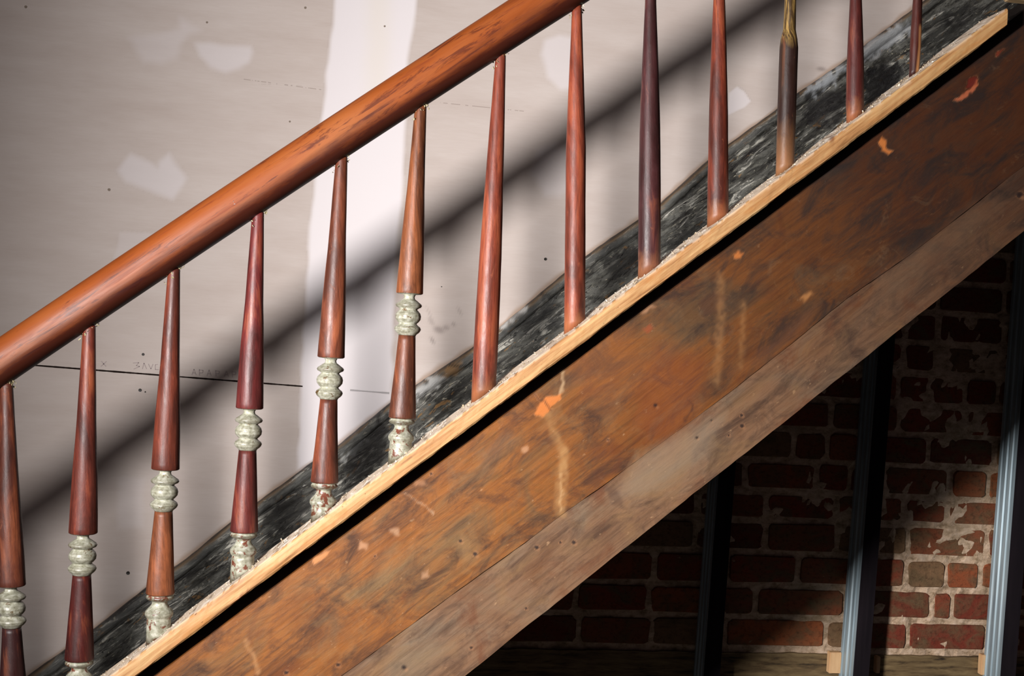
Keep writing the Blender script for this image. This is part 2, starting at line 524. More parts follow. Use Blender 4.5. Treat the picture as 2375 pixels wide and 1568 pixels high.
def mat_brick():
    k = NT('old_brick', rough=0.9, spec=0.15)
    g = k.n('ShaderNodeNewGeometry').outputs['Position']
    t = k.attr('mk').outputs['Color']
    n1 = k.noise(k.mapped(g, (13, 13, 18)), 1.0, 5, .6, .6)
    n2 = k.noise(k.mapped(g, (70, 70, 90)), 1.0, 6, .7)
    col = k.mix(k.bw(n1, .42, .66), t, lin(106, 86, 62))
    col = k.mix(k.math('MULTIPLY', k.bw(n2, .5, .7), .6), col, lin(58, 34, 26))
    sm = k.noise(k.mapped(g, (22, 22, 34), (3, 3, 3)), 1.0, 6, .65, .5)
    col = k.mix(k.math('MULTIPLY', k.bw(sm, .70, .74), .7), col, lin(172, 150, 122))
    k.color(col)
    k.bump(k.math('ADD', n1, n2), 0.8, 0.004)
    return k.m

def mat_mortar():
    k = NT('lime_mortar', rough=0.95, spec=0.1)
    g = k.n('ShaderNodeNewGeometry').outputs['Position']
    n = k.noise(k.mapped(g, (35, 35, 60)), 1.0, 7, .7)
    m = k.noise(k.mapped(g, (7, 7, 12)), 1.0, 4, .6)
    col = k.ramp(n, [(.3, lin(132, 108, 80)), (.5, lin(204, 176, 148)), (.7, lin(230, 204, 180))])
    col = k.mix(k.math('MULTIPLY', k.bw(m, .52, .7), .5), col, lin(126, 108, 78))
    k.color(col)
    k.bump(n, 1.0, 0.006)
    return k.m

def simple(name, stops, scale=(8, 8, 8), rough=.6, metallic=0.0, bump=.3, bd=.001, spec=.4):
    k = NT(name, rough=rough, metallic=metallic, spec=spec)
    tc = k.n('ShaderNodeTexCoord').outputs['Object']
    n = k.noise(k.mapped(tc, scale), 1.0, 6, .65, .3)
    k.color(k.ramp(n, stops))
    if bump: k.bump(n, bump, bd)
    return k.m

M_WALL = mat_drywall()
M_UP = mat_stringer('stringer_fir', lin(46, 25, 12), lin(98, 54, 18), lin(124, 74, 28), lin(102, 76, 46), (0, 0, 0))
M_LO = mat_stringer('stringer_fir_grey', lin(56, 36, 23), lin(98, 66, 42), lin(110, 82, 60), lin(106, 88, 70), (5, 0, 2), .35)
M_CAP = mat_cap()
M_RAIL = mat_rail()
M_BAL = mat_baluster('varnished_baluster', 'plain')
M_BALF = mat_baluster('varnished_baluster_scraped_foot', 'foot')
M_BAL10 = mat_baluster('half_stripped_baluster', 'bare_top')
M_BAL12 = mat_baluster('scraped_slim_baluster', 'half_bare')
M_COLLAR = mat_old_paint('grey_green_paint', .60)
M_FOOTP = mat_old_paint('crazed_pale_paint', .54, 5, (96, 50, 36))
M_SKIRT = mat_skirt()
M_BRICK = mat_brick()
M_MORTAR = mat_mortar()
M_DARK = simple('cap_shadow_black', [(.3, lin(20, 14, 14)), (.7, lin(34, 24, 22))], (30, 30, 60), .9, spec=.05)
M_STEP = simple('dark_stair_paint', [(.3, lin(20, 16, 14)), (.6, lin(36, 28, 24)), (.8, lin(60, 48, 38))], (6, 20, 20), .5)
M_ZINC = simple('galvanised_steel', [(.3, lin(120, 136, 144)), (.5, lin(158, 176, 184)), (.7, lin(190, 206, 212))], (60, 60, 2.5), .42, .35, .15)
M_FLANGE = simple('dark_flange', [(.3, lin(22, 18, 22)), (.7, lin(34, 28, 32))], (40, 40, 3), .8, 0, .1, spec=.1)  # near-black colour of the front flanges
M_BLOCK = simple('pine_block', [(.3, lin(196, 150, 104)), (.7, lin(226, 186, 140))], (30, 30, 6), .7)
M_BEAM = simple('weathered_timber', [(.32, lin(30, 22, 14)), (.47, lin(104, 84, 56)), (.7, lin(140, 118, 82))], (9, 12, 60), .85, bump=.8, bd=.003)
M_FLAKE = simple('paint_flakes', [(.3, lin(60, 46, 34)), (.45, lin(150, 128, 96)), (.6, lin(206, 198, 184))], (150, 150, 150), .6)
M_CRUST = simple('dried_putty', [(.3, lin(96, 80, 48)), (.6, lin(176, 166, 132)), (.8, lin(212, 206, 184))], (150, 150, 150), .6)
M_SCREW = simple('screw_head', [(.3, lin(30, 26, 22)), (.7, lin(52, 46, 40))], (50, 50, 50), .5)
M_PENCIL = simple('pencil', [(.3, lin(172, 158, 156)), (.7, lin(180, 166, 162))], (50, 50, 50), .9, bump=0)
M_LAND = simple('landing_board', [(.3, lin(96, 78, 52)), (.7, lin(128, 108, 78))], (3, 30, 30), .6)
M_FLOOR = simple('dusty_floor', [(.3, lin(30, 24, 20)), (.7, lin(48, 40, 34))], (2, 14, 8), .7)

# ------------------------------------------------------------------ back wall (drywall)
skirt_px = [(-300, 1830), (100, 1543), (215, 1462), (345, 1360), (440, 1290), (545, 1204), (600, 1163), (725, 1073), (785, 1033), (905, 936),
            (965, 893), (1060, 832), (1150, 768), (1305, 637), (1365, 590), (1480, 511), (1535, 470), (1642, 374), (1693, 333),
            (1805, 252), (1851, 215), (1969, 135), (2093, 40), (2375, -170)]
SK_F = WALL_Y - 0.026
sk = np.array([at(a, b, SK_F) for a, b in skirt_px])
def zsk(x):
    if x <= sk[0, 0]: return sk[0, 2] + (x - sk[0, 0]) * SL
    if x >= sk[-1, 0]: return sk[-1, 2] + (x - sk[-1, 0]) * SL
    return float(np.interp(x, sk[:, 0], sk[:, 2]))

def wall_marks(V, P, gc, mk):
    C = (222, 214, 214)
    jx = (vnoise(V[:, [0, 2]], 22, 3) - .5) * 7
    jy = (vnoise(V[:, [0, 2]], 22, 4) - .5) * 7
    Q = P + np.stack([jx, jy], -1)
    # taped vertical joint under a wide coat of compound
    tape = [(782, -300), (774, 20), (752, 230), (728, 430), (712, 640), (702, 800), (690, 1120), (900, 1000), (908, 930), (912, 700), (928, 500), (940, 300), (947, 140), (968, 0), (990, -300)]
    paint(mk, poly_mask(Q, tape, 7), (236, 229, 230), .95)
    paint(mk, poly_mask(Q, [(850, -100), (850, 260), (880, 260), (905, 140), (905, -100)], 25), (232, 222, 206), .4)
    for poly, s, soft in [
        ([(300, 88), (372, 80), (415, 66), (418, 40), (468, 72), (440, 82), (425, 100), (408, 138), (372, 150), (335, 146), (318, 118)], .40, 12),
        ([(455, 103), (500, 102), (582, 107), (588, 120), (578, 146), (552, 162), (522, 168), (485, 156), (462, 132)], .68, 9),
        ([(270, 395), (305, 358), (368, 388), (372, 372), (392, 356), (412, 384), (434, 412), (424, 432), (402, 462), (345, 440), (288, 420)], .68, 9),
        ([(262, 600), (280, 540), (342, 538), (385, 556), (330, 600)], .32, 5),
        ([(1262, 95), (1296, 82), (1330, 88), (1335, 205), (1300, 206), (1272, 182), (1255, 125)], .72, 9),
        ([(1232, 400), (1245, 350), (1290, 330), (1330, 350), (1330, 430), (1300, 455), (1262, 450)], .50, 12),
        ([(1690, 214), (1712, 200), (1730, 212), (1743, 233), (1725, 250), (1690, 266)], .8, 3),
        ([(272, 1110), (335, 1110), (332, 1225), (275, 1225)], .28, 9),
    ]:
        paint(mk, poly_mask(Q, poly, soft), C, s)
    # brown stain creeping up from the skirting
    dz = V[:, 2] - np.array([zsk(x) for x in V[:, 0]])
    n = vnoise(V[:, [0, 2]], 30, 8)
    paint(mk, sstep(1 - dz / (0.006 + 0.02 * n)), (150, 116, 84), .6)
    for c, r, s in [((1018, 765), (14, 10), .5), ((1035, 760), (8, 7), .4), ((1000, 745), (7, 12), .3), ((1003, 790), (5, 10), .5), ((1066, 722), (4, 12), .3), ((995, 725), (3, 16), .25), ((1052, 752), (5, 6), .4), ((1905, 160), (12, 6), .5)]:
        e = (((P[:, 0] - c[0] - (P[:, 1] - c[1]) * .5) / r[0]) ** 2 + ((P[:, 1] - c[1]) / r[1]) ** 2) ** .5
        paint(mk, sstep(1.3 - e), (112, 98, 94), s)

wall = board('wall_back', -0.75, 3.0, lambda x: max(zsk(x) - 0.06, -0.75), lambda x: 2.45, WALL_Y, WALL_Y + 0.013, 760, 420, M_WALL,
             marks=wall_marks, sloped=False)
tag(wall, 'grey drywall with a white taped joint and white patches of compound behind the stair', 'wall', kind='structure')

def disc(name, px, Y, r, mat, parent, depth=.0015, n=14):
    c = at(px[0], px[1], Y)
    v = [(c[0] + r * math.cos(2 * PI * i / n), Y - depth, c[2] + r * math.sin(2 * PI * i / n)) for i in range(n)]
    v += [(c[0] + r * math.cos(2 * PI * i / n), Y + .001, c[2] + r * math.sin(2 * PI * i / n)) for i in range(n)]
    v += [(c[0], Y - depth * .6, c[2])]
    f = [(i, (i + 1) % n, 2 * n) for i in range(n)] + [(i, i + n, (i + 1) % n + n, (i + 1) % n) for i in range(n)]
    return mesh_obj(name, v, f, mat, parent)
for p, r in [((332, 822), .0036), ((325, 905), .0042), ((337, 909), .0018), ((297, 1329), .0046), ((1265, 601), .0040), ((1024, 665), .0014)]:
    disc('screw_head', p, WALL_Y, r, M_SCREW, wall)
M_SCREWF = simple('dimpled_screw_head', [(.3, lin(126, 112, 98)), (.7, lin(142, 128, 116))], (50, 50, 50), .8)
for p, r in [((480, 52), .0026), ((60, 16), .0034), ((708, 18), .0030), ((253, 440), .0036), ((892, 61), .0024), ((672, 282), .0024)]:
    disc('screw_head', p, WALL_Y, r, M_SCREWF, wall)

# faint pencil figures on the paper
def pencil(strokes):
    V, F = [], []
    for s in strokes:
        for (a, b) in zip(s[:-1], s[1:]):
            A, B = at(*a, WALL_Y), at(*b, WALL_Y)
            d = B - A; L = np.linalg.norm(d); n = np.array([-d[2], 0, d[0]]) / L * .0011
            k = len(V)
            for dy in (-.0006, .0002):
                for q in (A + n, B + n, B - n, A - n):
                    V.append((q[0], WALL_Y + dy, q[2]))
            F += [(k, k + 1, k + 2, k + 3), (k, k + 3, k + 7, k + 4), (k + 1, k + 5, k + 6, k + 2), (k, k + 4, k + 5, k + 1), (k + 3, k + 2, k + 6, k + 7)]
    return mesh_obj('pencil_note', V, F, M_PENCIL, wall)
S = [[(235, 838), (246, 850)], [(247, 838), (234, 850)]]
S += [[(308, 842), (322, 841), (316, 848), (324, 850), (310, 856)], [(330, 856), (334, 842), (340, 856)], [(344, 844), (350, 856), (355, 844)], [(366, 845), (360, 846), (360, 857), (368, 857)]]
for i, x in enumerate((445, 462, 480, 500, 520, 538)):
    S += [[(x, 856 + i), (x + 1, 870 + i)], [(x, 857 + i), (x + 9, 858 + i), (x + 8, 864 + i), (x + 1, 864 + i)]] if i % 2 else [[(x, 870 + i), (x + 5, 856 + i), (x + 10, 870 + i)], [(x + 2, 865 + i), (x + 8, 865 + i)]]
pencil(S)

# ------------------------------------------------------------------ skirting (wall string) behind the balusters
def skirt_prof(d):
    y = np.zeros_like(d)
    bead = (d < .030)
    y = np.where(bead, -0.012 * np.sin(np.clip(d / .030, 0, 1) * PI) ** .6, y)
    y = np.where((d >= .030) & (d < .036), 0.006 * np.sin((d - .030) / .006 * PI), y)
    return y
def skirt_marks(V, P, gc, mk):
    top = np.array([zsk(x) for x in V[:, 0]])
    d = (top - V[:, 2]) * CA
    n = vnoise(V[:, [0, 2]], 40, 21)
    n2 = vnoise(V[:, [0, 2]], 12, 22)
    paint(mk, sstep((d - .006) / .004) * sstep((.030 - d) / .006) * (.35 + .5 * n), (116, 116, 112), .75)
    paint(mk, sstep(1 - np.abs(d - .0335) / .003), (16, 12, 10), .7)
    paint(mk, sstep(1 - (d - .003) / (.004 + .010 * n)) * (n2 > .35), (134, 104, 68), .85)
    paint(mk, sstep(1 - d / (.0052 + .003 * n)), (14, 8, 8), .98)
    # individual pale losses and dark patches
    for poly, c, s in [
        ([(958, 905), (985, 880), (1010, 862), (1040, 868), (1015, 893), (985, 912), (962, 930)], (212, 210, 206), .9),
        ([(1150, 755), (1185, 725), (1215, 703), (1222, 712), (1190, 745), (1160, 770), (1148, 775)], (214, 212, 208), .9),
        ([(790, 1060), (840, 1018), (860, 1022), (830, 1045), (795, 1075)], (190, 190, 186), .7),
        ([(1865, 205), (1900, 180), (1960, 150), (1965, 165), (1925, 195), (1880, 225)], (186, 190, 194), .7),
        ([(2000, 105), (2060, 68), (2110, 50), (2112, 75), (2060, 110), (2005, 145)], (190, 192, 194), .7),
        ([(1015, 868), (1045, 845), (1075, 850), (1060, 862), (1030, 872)], (156, 118, 74), .85),
        ([(815, 1040), (870, 985), (895, 960), (900, 1010), (895, 1060), (850, 1105), (790, 1120), (800, 1075)], (22, 18, 16), .8),
        ([(610, 1180), (690, 1130), (720, 1170), (700, 1220), (640, 1240), (605, 1225)], (28, 24, 22), .75),
        ([(2005, 165), (2080, 140), (2100, 170), (2070, 225), (2010, 250), (2003, 200)], (14, 10, 10), .9),
        ([(1870, 225), (1925, 205), (1960, 220), (1950, 280), (1890, 300), (1865, 260)], (22, 18, 18), .8),
        ([(2140, 60), (2200, 25), (2290, 15), (2280, 60), (2190, 110), (2140, 110)], (30, 28, 26), .6),
        ([(1400, 600), (1480, 560), (1485, 620), (1420, 650)], (26, 22, 20), .7),
        ([(1540, 560), (1640, 490), (1650, 520), (1560, 590)], (26, 24, 22), .6),
        ([(1180, 730), (1290, 690), (1305, 760), (1230, 790), (1175, 780)], (42, 42, 42), .5),
    ]:
        jit = np.stack([(vnoise(V[:, [0, 2]], 90, 31) - .5) * 26, (vnoise(V[:, [0, 2]], 90, 32) - .5) * 26], -1)
        paint(mk, poly_mask(P + jit, poly, 6), c, s)
    for pts in [[(1030, 846), (1100, 852), (1160, 853)], [(1250, 683), (1320, 688), (1420, 694)], [(1530, 570), (1600, 560)]]:
        paint(mk, line_mask(P, pts, 2.2, 2), (12, 10, 8), .9)
skirt = board('skirt_board', -0.75, 2.95, lambda x: zsk(x) - 0.36, zsk, SK_F, WALL_Y - 0.001, 800, 74, M_SKIRT, yprof=skirt_prof,
              marks=skirt_marks, jit=0.003, seed=5)
tag(skirt, 'black skirting board with blistered, peeling paint climbing the drywall behind the balusters', 'skirting board')

# ------------------------------------------------------------------ outer stringer
XS0, XS1 = -0.75, 2.95
stringer = empty('stair_stringer', (XS0, 0, zcap(XS0) - .3), 'wide worn brown wooden stringer of two boards under the stripped cap', 'stringer')
def zseam(x):
    if x < seam_w[0, 0]: return seam_w[0, 2] + (x - seam_w[0, 0]) * SL
    if x > seam_w[-1, 0]: return seam_w[-1, 2] + (x - seam_w[-1, 0]) * SL
    return float(np.interp(x, seam_w[:, 0], seam_w[:, 2]))
def zbot(x): return str_bot[0] * x + str_bot[1]

def str_marks(V, P, gc, mk):
    j = np.stack([(vnoise(V[:, [0, 2]], 130, 41) - .5) * 7, (vnoise(V[:, [0, 2]], 130, 42) - .5) * 7], -1)
    Q = P + j
    n = vnoise(V[:, [0, 2]], 150, 44)
    OR = (226, 132, 62)
    for poly, c, s, soft in [
        # darker and paler fields of varnish
        ([(1520, 800), (1640, 840), (1620, 960), (1560, 1030), (1480, 1010), (1470, 900)], (140, 66, 26), .35, 35),
        ([(1330, 780), (1450, 750), (1500, 850), (1420, 960), (1320, 900)], (158, 92, 42), .3, 35),
        ([(1480, 1060), (1600, 1000), (1680, 960), (1640, 1050), (1520, 1130), (1420, 1160)], (160, 136, 112), .45, 20),
        ([(1400, 1130), (1430, 1130), (1450, 1180), (1420, 1170)], (92, 66, 52), .5, 6),
        ([(900, 1540), (1000, 1490), (1050, 1500), (980, 1568), (900, 1600)], (150, 132, 104), .35, 20),
        ([(1620, 700), (1660, 675), (1690, 690), (1660, 725), (1630, 735)], (84, 50, 30), .6, 6),
        ([(1100, 1050), (1180, 1000), (1200, 1020), (1130, 1080)], (128, 98, 70), .4, 15),
        ([(1690, 870), (1800, 790), (1860, 730), (1900, 700), (1860, 770), (1760, 850)], (134, 80, 44), .35, 15),
        ([(2030, 640), (2160, 560), (2260, 470), (2330, 470), (2200, 600), (2080, 700)], (118, 88, 64), .35, 25),
        # fresh chips
        ([(1238, 958), (1252, 935), (1268, 922), (1305, 912), (1300, 925), (1286, 938), (1270, 958), (1262, 967), (1246, 966)], OR, .9, 2.5),
        ([(722, 1300), (738, 1285), (764, 1276), (760, 1286), (745, 1298), (728, 1310)], (226, 150, 90), .85, 2.5),
        ([(1700, 590), (1712, 580), (1722, 588), (1716, 600), (1704, 598)], OR, .7, 3),
        ([(2036, 330), (2046, 320), (2056, 328), (2052, 340), (2070, 352), (2062, 356), (2046, 348)], OR, .8, 2.5),
        ([(2212, 232), (2238, 218), (2256, 200), (2264, 184), (2268, 186), (2262, 208), (2244, 224), (2222, 234)], (196, 104, 66), .9, 2),
        ([(2250, 180), (2262, 176), (2266, 190), (2252, 204), (2240, 206)], (120, 30, 22), .7, 3),
        ([(2310, 125), (2330, 112), (2322, 122), (2314, 130)], (150, 60, 34), .6, 2),
        ([(1858, 690), (1880, 675), (1886, 682), (1868, 700)], (206, 140, 80), .6, 4),
        ([(1472, 715), (1500, 700), (1520, 712), (1490, 728)], (206, 150, 110), .5, 5),
        ([(1490, 760), (1510, 752), (1515, 765), (1498, 772)], (160, 76, 40), .7, 4),
        ([(835, 1255), (850, 1262), (848, 1275), (832, 1272)], (222, 164, 120), .6, 3),
        ([(976, 1330), (990, 1324), (996, 1338), (982, 1342)], (206, 156, 116), .6, 3),
        ([(1208, 1038), (1222, 1034), (1226, 1048), (1212, 1050)], (214, 160, 118), .6, 3),
        ([(905, 1226), (922, 1228), (926, 1242), (912, 1240)], (214, 166, 126), .55, 4),
        ([(958, 1116), (985, 1118), (990, 1126), (965, 1128)], (200, 140, 96), .5, 4),
    ]:
        paint(mk, poly_mask(Q, poly, soft), tuple(v * .76 for v in c), s)
    for pts, w, soft, c, s in [
        ([(1306, 860), (1303, 905), (1300, 912)], 3, 3, (214, 176, 132), .6),
        ([(1272, 968), (1286, 1000), (1302, 1040), (1308, 1080)], 9, 8, (186, 136, 82), .5),
        ([(1310, 1050), (1304, 1100), (1300, 1160), (1302, 1188)], 12, 7, (198, 148, 92), .5),
        ([(1670, 640), (1672, 740), (1662, 880)], 9, 8, (176, 124, 74), .35),
        ([(1724, 700), (1722, 780), (1716, 850)], 6, 7, (176, 124, 74), .35),
        ([(1596, 930), (1606, 938), (1604, 955), (1596, 965), (1588, 975)], 2.5, 2.5, (84, 46, 26), .8),
        ([(940, 1142), (985, 1175), (1006, 1192)], 1.6, 2, (214, 176, 140), .5),
        ([(570, 1490), (588, 1520), (600, 1560)], 5, 4, (206, 150, 96), .5),
        ([(1300, 1100), (1300, 1185)], 3, 2, (224, 178, 124), .45),
        ([(1260, 925), (1268, 938), (1278, 955)], 2.5, 2, (84, 46, 24), .8),
        ([(1240, 915), (1255, 930)], 2.5, 2, (84, 46, 24), .7),
        ([(1990, 600), (2060, 560), (2190, 470)], 3, 4, (44, 24, 20), .5),
        ([(1960, 690), (2040, 640), (2110, 594)], 2, 3, (60, 34, 26), .5),
    ]:
        paint(mk, line_mask(Q, pts, w, soft) * (0.4 + .9 * n), tuple(v * .76 for v in c), s)
    for (cx, cy, r) in [(1520, 940, 5), (1720, 963, 4), (1721, 988, 5), (1616, 1015, 4), (1690, 1010, 3), (1068, 1255, 4.5), (1102, 1285, 5.5), (1245, 1270, 5),
                        (1300, 1258, 3.5), (1331, 1258, 5), (1220, 1411, 3.5), (937, 1548, 6), (784, 1542, 5), (1000, 1099, 3.5), (664, 1560, 5), (1093, 1502, 4),
                        (600, 1384, 3.5), (2365, 452, 7), (1650, 975, 3), (870, 1290, 3), (1410, 1020, 3)]:
        e = np.hypot(P[:, 0] - cx, (P[:, 1] - cy) * 1.1)
        paint(mk, sstep(1.5 - e / r), (28, 16, 14), .95)
        paint(mk, sstep(1.4 - np.hypot(P[:, 0] - cx - r, P[:, 1] - cy - r) / (r * .8)), (190, 132, 90), .16)

up = board('upper_board', XS0, XS1, lambda x: zseam(x) + .0007, zstr_top, STR_F, STR_B, 1500, 116, M_UP, stringer, marks=str_marks, jit=.0012, seed=2)
lo = board('lower_board', XS0, XS1, zbot, lambda x: zseam(x) - .0007, STR_F + .0007, STR_B, 1500, 80, M_LO, stringer, marks=str_marks, jit=.0022, seed=3)
up['label'] = 'upper, darker orange-brown board'
lo['label'] = 'lower, greyer brown board'
cap_shadow = board('cap_shadow_strip', XS0, XS1, lambda x: zstr_top(x) + .0008, lambda x: zcap(x) - CAP_T - .0005, STR_F + .018, STR_B, 60, 1, M_DARK, stringer)  # black strip put in for the shadow below the cap
cap_shadow['label'] = 'black recessed strip painted as the shadow under the cap'

# ------------------------------------------------------------------ stringer cap
def cap_marks(V, P, gc, mk):
    n = vnoise(V[:, [0, 1]], 90, 51)
    m = vnoise(np.stack([V[:, 0], V[:, 2] * 3], -1), 60, 52)
    up_ = zcap(V[:, 0]) - V[:, 2]                        # depth under the top
    back = sstep((V[:, 1] - (CAP_F + .004)) / .006)
    paint(mk, back, (176, 160, 142), .85)                # old paint left on the top
    paint(mk, back * (n > .6), (96, 78, 58), .7)
    paint(mk, back * (vnoise(V[:, [0, 1]], 160, 53) > .72), (224, 216, 204), .9)
    ragged = sstep(1 - up_ / (.003 + .005 * m)) * (m > .4)
    paint(mk, ragged, (196, 178, 158), .6)
    for (cx, cy, w, h) in [(1930, 322, 6, 10), (2005, 258, 5, 4), (575, 1375, 4, 4), (557, 1385, 6, 4), (1420, 770, 5, 3), (1155, 935, 3, 3)]:
        e = np.hypot((P[:, 0] - cx) / w, (P[:, 1] - cy) / h)
        paint(mk, sstep(1.5 - e), (96, 52, 28), .7)
nx = 900
xs = np.linspace(XS0, at(2338, 20, CAP_F)[0], nx + 1)
sec = [(CAP_B, -CAP_T), (CAP_F + .004, -CAP_T), (CAP_F + .0005, -CAP_T + .004), (CAP_F, -CAP_T * .66), (CAP_F, -CAP_T * .33), (CAP_F + .0008, -.005), (CAP_F + .004, -.001),
       (CAP_F + .010, 0), (CAP_F + .02, 0), (CAP_F + .032, 0), (CAP_F + .046, 0), (CAP_F + .06, 0), (CAP_F + .075, 0), (CAP_B - .003, 0), (CAP_B, -.004)]
V = np.zeros((nx + 1, len(sec), 3))
for j, (y, dz) in enumerate(sec):
    w1 = (vnoise(np.stack([xs * 40, xs * 0 + j], -1), 1, 60) - .5) * .0016 + (vnoise(np.stack([xs * 150, xs * 0 + j], -1), 1, 61) - .5) * .0005
    w1 = w1 * (1.0 if 1 <= j <= 6 else .35)
    V[:, j, 0] = xs; V[:, j, 1] = y + w1 * .6; V[:, j, 2] = zcap(xs) + dz / 1.0 + (w1 if 1 <= j <= 6 else np.minimum(w1, 0))
ns = len(sec)
idx = np.arange((nx + 1) * ns).reshape(nx + 1, ns)
F = []
for j in range(ns):
    j2 = (j + 1) % ns
    F += np.stack([idx[:-1, j], idx[:-1, j2], idx[1:, j2], idx[1:, j]], -1).tolist()
F.append(list(idx[0, ::-1])); F.append(list(idx[nx, :]))
V = V.reshape(-1, 3)
gc = np.stack([V[:, 0] / CA, V[:, 1], (V[:, 2] - zcap(V[:, 0])) * CA], -1)
mk = np.zeros((len(V), 4))
cap_marks(V, px_of(V), gc, mk)
cap = mesh_obj('stringer_cap', V, F, M_CAP, gc=gc, mk=mk, loc=(XS0, 0, zcap(XS0)))
tag(cap, 'narrow stripped pale-wood cap running up on the brown stringer under the baluster feet', 'cap moulding')

def flakes(name, spots, mat, parent, seed):
    """curled little plates of old paint, each with thickness"""
    r = random.Random(seed)
    V, F = [], []
    for (c, s) in spots:
        a, b = r.uniform(0, 2 * PI), r.uniform(-.9, .9)
        e = Matrix.Rotation(a, 3, 'Y') @ Matrix.Rotation(b, 3, 'X') @ Matrix.Rotation(r.uniform(0, 6), 3, 'Z')
        w, h, t = s * r.uniform(.6, 1.5), s * r.uniform(.3, .8), s * r.uniform(.1, .3)
        k = len(V)
        for z in (-t, t):
            for (x, y) in ((-w, -h), (w * r.uniform(.4, 1), -h * .8), (w, h), (-w * r.uniform(.2, 1), h)):
                p = e @ Vector((x, y, z + .25 * x * x / s)) + Vector(c)
                V.append(tuple(p))
        F += [(k + 3, k + 2, k + 1, k), (k + 4, k + 5, k + 6, k + 7), (k, k + 1, k + 5, k + 4), (k + 1, k + 2, k + 6, k + 5), (k + 2, k + 3, k + 7, k + 6), (k + 3, k, k + 4, k + 7)]
    return mesh_obj(name, V, F, mat, parent)

# ------------------------------------------------------------------ handrail
rail_top = [(0, 779), (202, 648), (387, 528), (640, 352), (800, 249), (948, 148), (1187, -1)]
rail_bot = [(3, 898), (222, 757), (421, 619), (500, 566), (626, 484), (800, 365), (989, 240), (1174, 124), (1369, 1)]
wt = np.array([at(a, b, 0) for a, b in rail_top]); wb = np.array([at(a, b, 0) for a, b in rail_bot])
pt = np.polyfit(wt[:, 0], wt[:, 2], 2); pb = np.polyfit(wb[:, 0], wb[:, 2], 2)
X0r, X1r = 0.0, 1.0
def poly_ext(p, x):
    x = np.asarray(x, float)
    y = np.polyval(p, x); d = np.polyder(p)
    y = np.where(x > X1r, np.polyval(p, X1r) + np.polyval(d, X1r) * (x - X1r), y)
    return np.where(x < X0r, np.polyval(p, X0r) + np.polyval(d, X0r) * (x - X0r), y)
zrt = lambda x: poly_ext(pt, x)
zrb = lambda x: poly_ext(pb, x)
nx = 420
xs = np.linspace(-0.75, 2.2, nx + 1)
zc = (zrt(xs) + zrb(xs)) / 2
dz = np.gradient(zc, xs)
cs = 1 / np.sqrt(1 + dz * dz)
hh = (zrt(xs) - zrb(xs)) / 2 * cs
hh[xs < X0r] = hh[np.argmax(xs >= X0r)]
hh[xs > X1r] = hh[np.argmax(xs > X1r) - 1]
nsec = 40
V = np.zeros((nx + 1, nsec, 3)); G = np.zeros((nx + 1, nsec, 3))
for j in range(nsec):
    a = 2 * PI * j / nsec
    c, s = math.cos(a), math.sin(a)
    yy = math.copysign(abs(c) ** .88, c) * .040
    vv = math.copysign(abs(s) ** (.85 if s > 0 else .62), s)         # flatter underside
    if s < 0: yy *= (1 - .16 * abs(s) ** 3)
    V[:, j, 0] = xs - dz * cs * vv * hh
    V[:, j, 1] = yy
    V[:, j, 2] = zc + cs * vv * hh
    G[:, j, 0] = xs / cs
    G[:, j, 1] = yy
    G[:, j, 2] = vv * .039
idx = np.arange((nx + 1) * nsec).reshape(nx + 1, nsec)
F = []
for j in range(nsec):
    j2 = (j + 1) % nsec
    F += np.stack([idx[:-1, j], idx[1:, j], idx[1:, j2], idx[:-1, j2]], -1).tolist()
F.append(list(idx[0, :])); F.append(list(idx[nx, ::-1]))
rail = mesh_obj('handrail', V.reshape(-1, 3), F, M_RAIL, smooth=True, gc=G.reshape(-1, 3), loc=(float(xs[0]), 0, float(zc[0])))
tag(rail, 'thick rounded orange-brown wooden handrail sloping up across the balusters', 'handrail')
def on_rail(px, py):
    for Y in (-.039,):
        c = at(px, py, Y)
    return c
st = []
for (px, py, s) in [(541, 466, .0022), (543, 474, .0022)]:
    c = on_rail(px, py); st.append(((c[0], c[1] + .0005, c[2]), s))
flakes('metal_staple', st, M_ZINC, rail, 3)['label'] = 'small bright staple'
c = at(698, 323, -.022)
flakes('paint_chip', [((c[0], c[1], c[2]), .004)], M_FLAKE, rail, 4)['label'] = 'tiny white paint chip'

# ------------------------------------------------------------------ balusters
def revolve(name, rings, ax, mat, parent, seg=36, wob=0.0, seed=0, zfoot=None, tint=None, cut_bot=False, cut_top=False):
    """rings: (z, radius) top to bottom about the axis x = ax(z), y = 0; ends follow the cap or the rail"""
    rr = random.Random(seed)
    V, G = [], []
    fz = zfoot if zfoot is not None else rings[-1][0]
    for i, (z, r) in enumerate(rings):
        for k in range(seg):
            a = 2 * PI * k / seg
            q = r * (1 + wob * (math.sin(a * 2 + z * 40 + seed) * .5 + math.sin(a * 5 + z * 90) * .3))
            x = ax(z) + q * math.cos(a); y = q * math.sin(a)
            zz = z
            if cut_bot and i == len(rings) - 1: zz = zcap(x)
            if cut_bot and i < len(rings) - 1: zz = max(zz, float(zcap(x)) + .0004 * (len(rings) - i))
            if cut_top: zz = min(zz, float(zrb(x)) + .004 - .0004 * i)
            V.append((x, y, zz)); G.append((r * a if a < PI else r * (2 * PI - a), y, zz - fz))
    F = []
    n = len(rings)
    for i in range(n - 1):
        for k in range(seg):
            k2 = (k + 1) % seg
            F.append((i * seg + k, i * seg + k2, (i + 1) * seg + k2, (i + 1) * seg + k))
    F.append(list(range(seg))[::-1]); F.append([(n - 1) * seg + k for k in range(seg)])
    o = mesh_obj(name, V, F, mat, parent, smooth=True, gc=G)
    if tint: o.color = lin(*[t * f for t, f in zip(tint, (.80, .82, .74))])
    return o

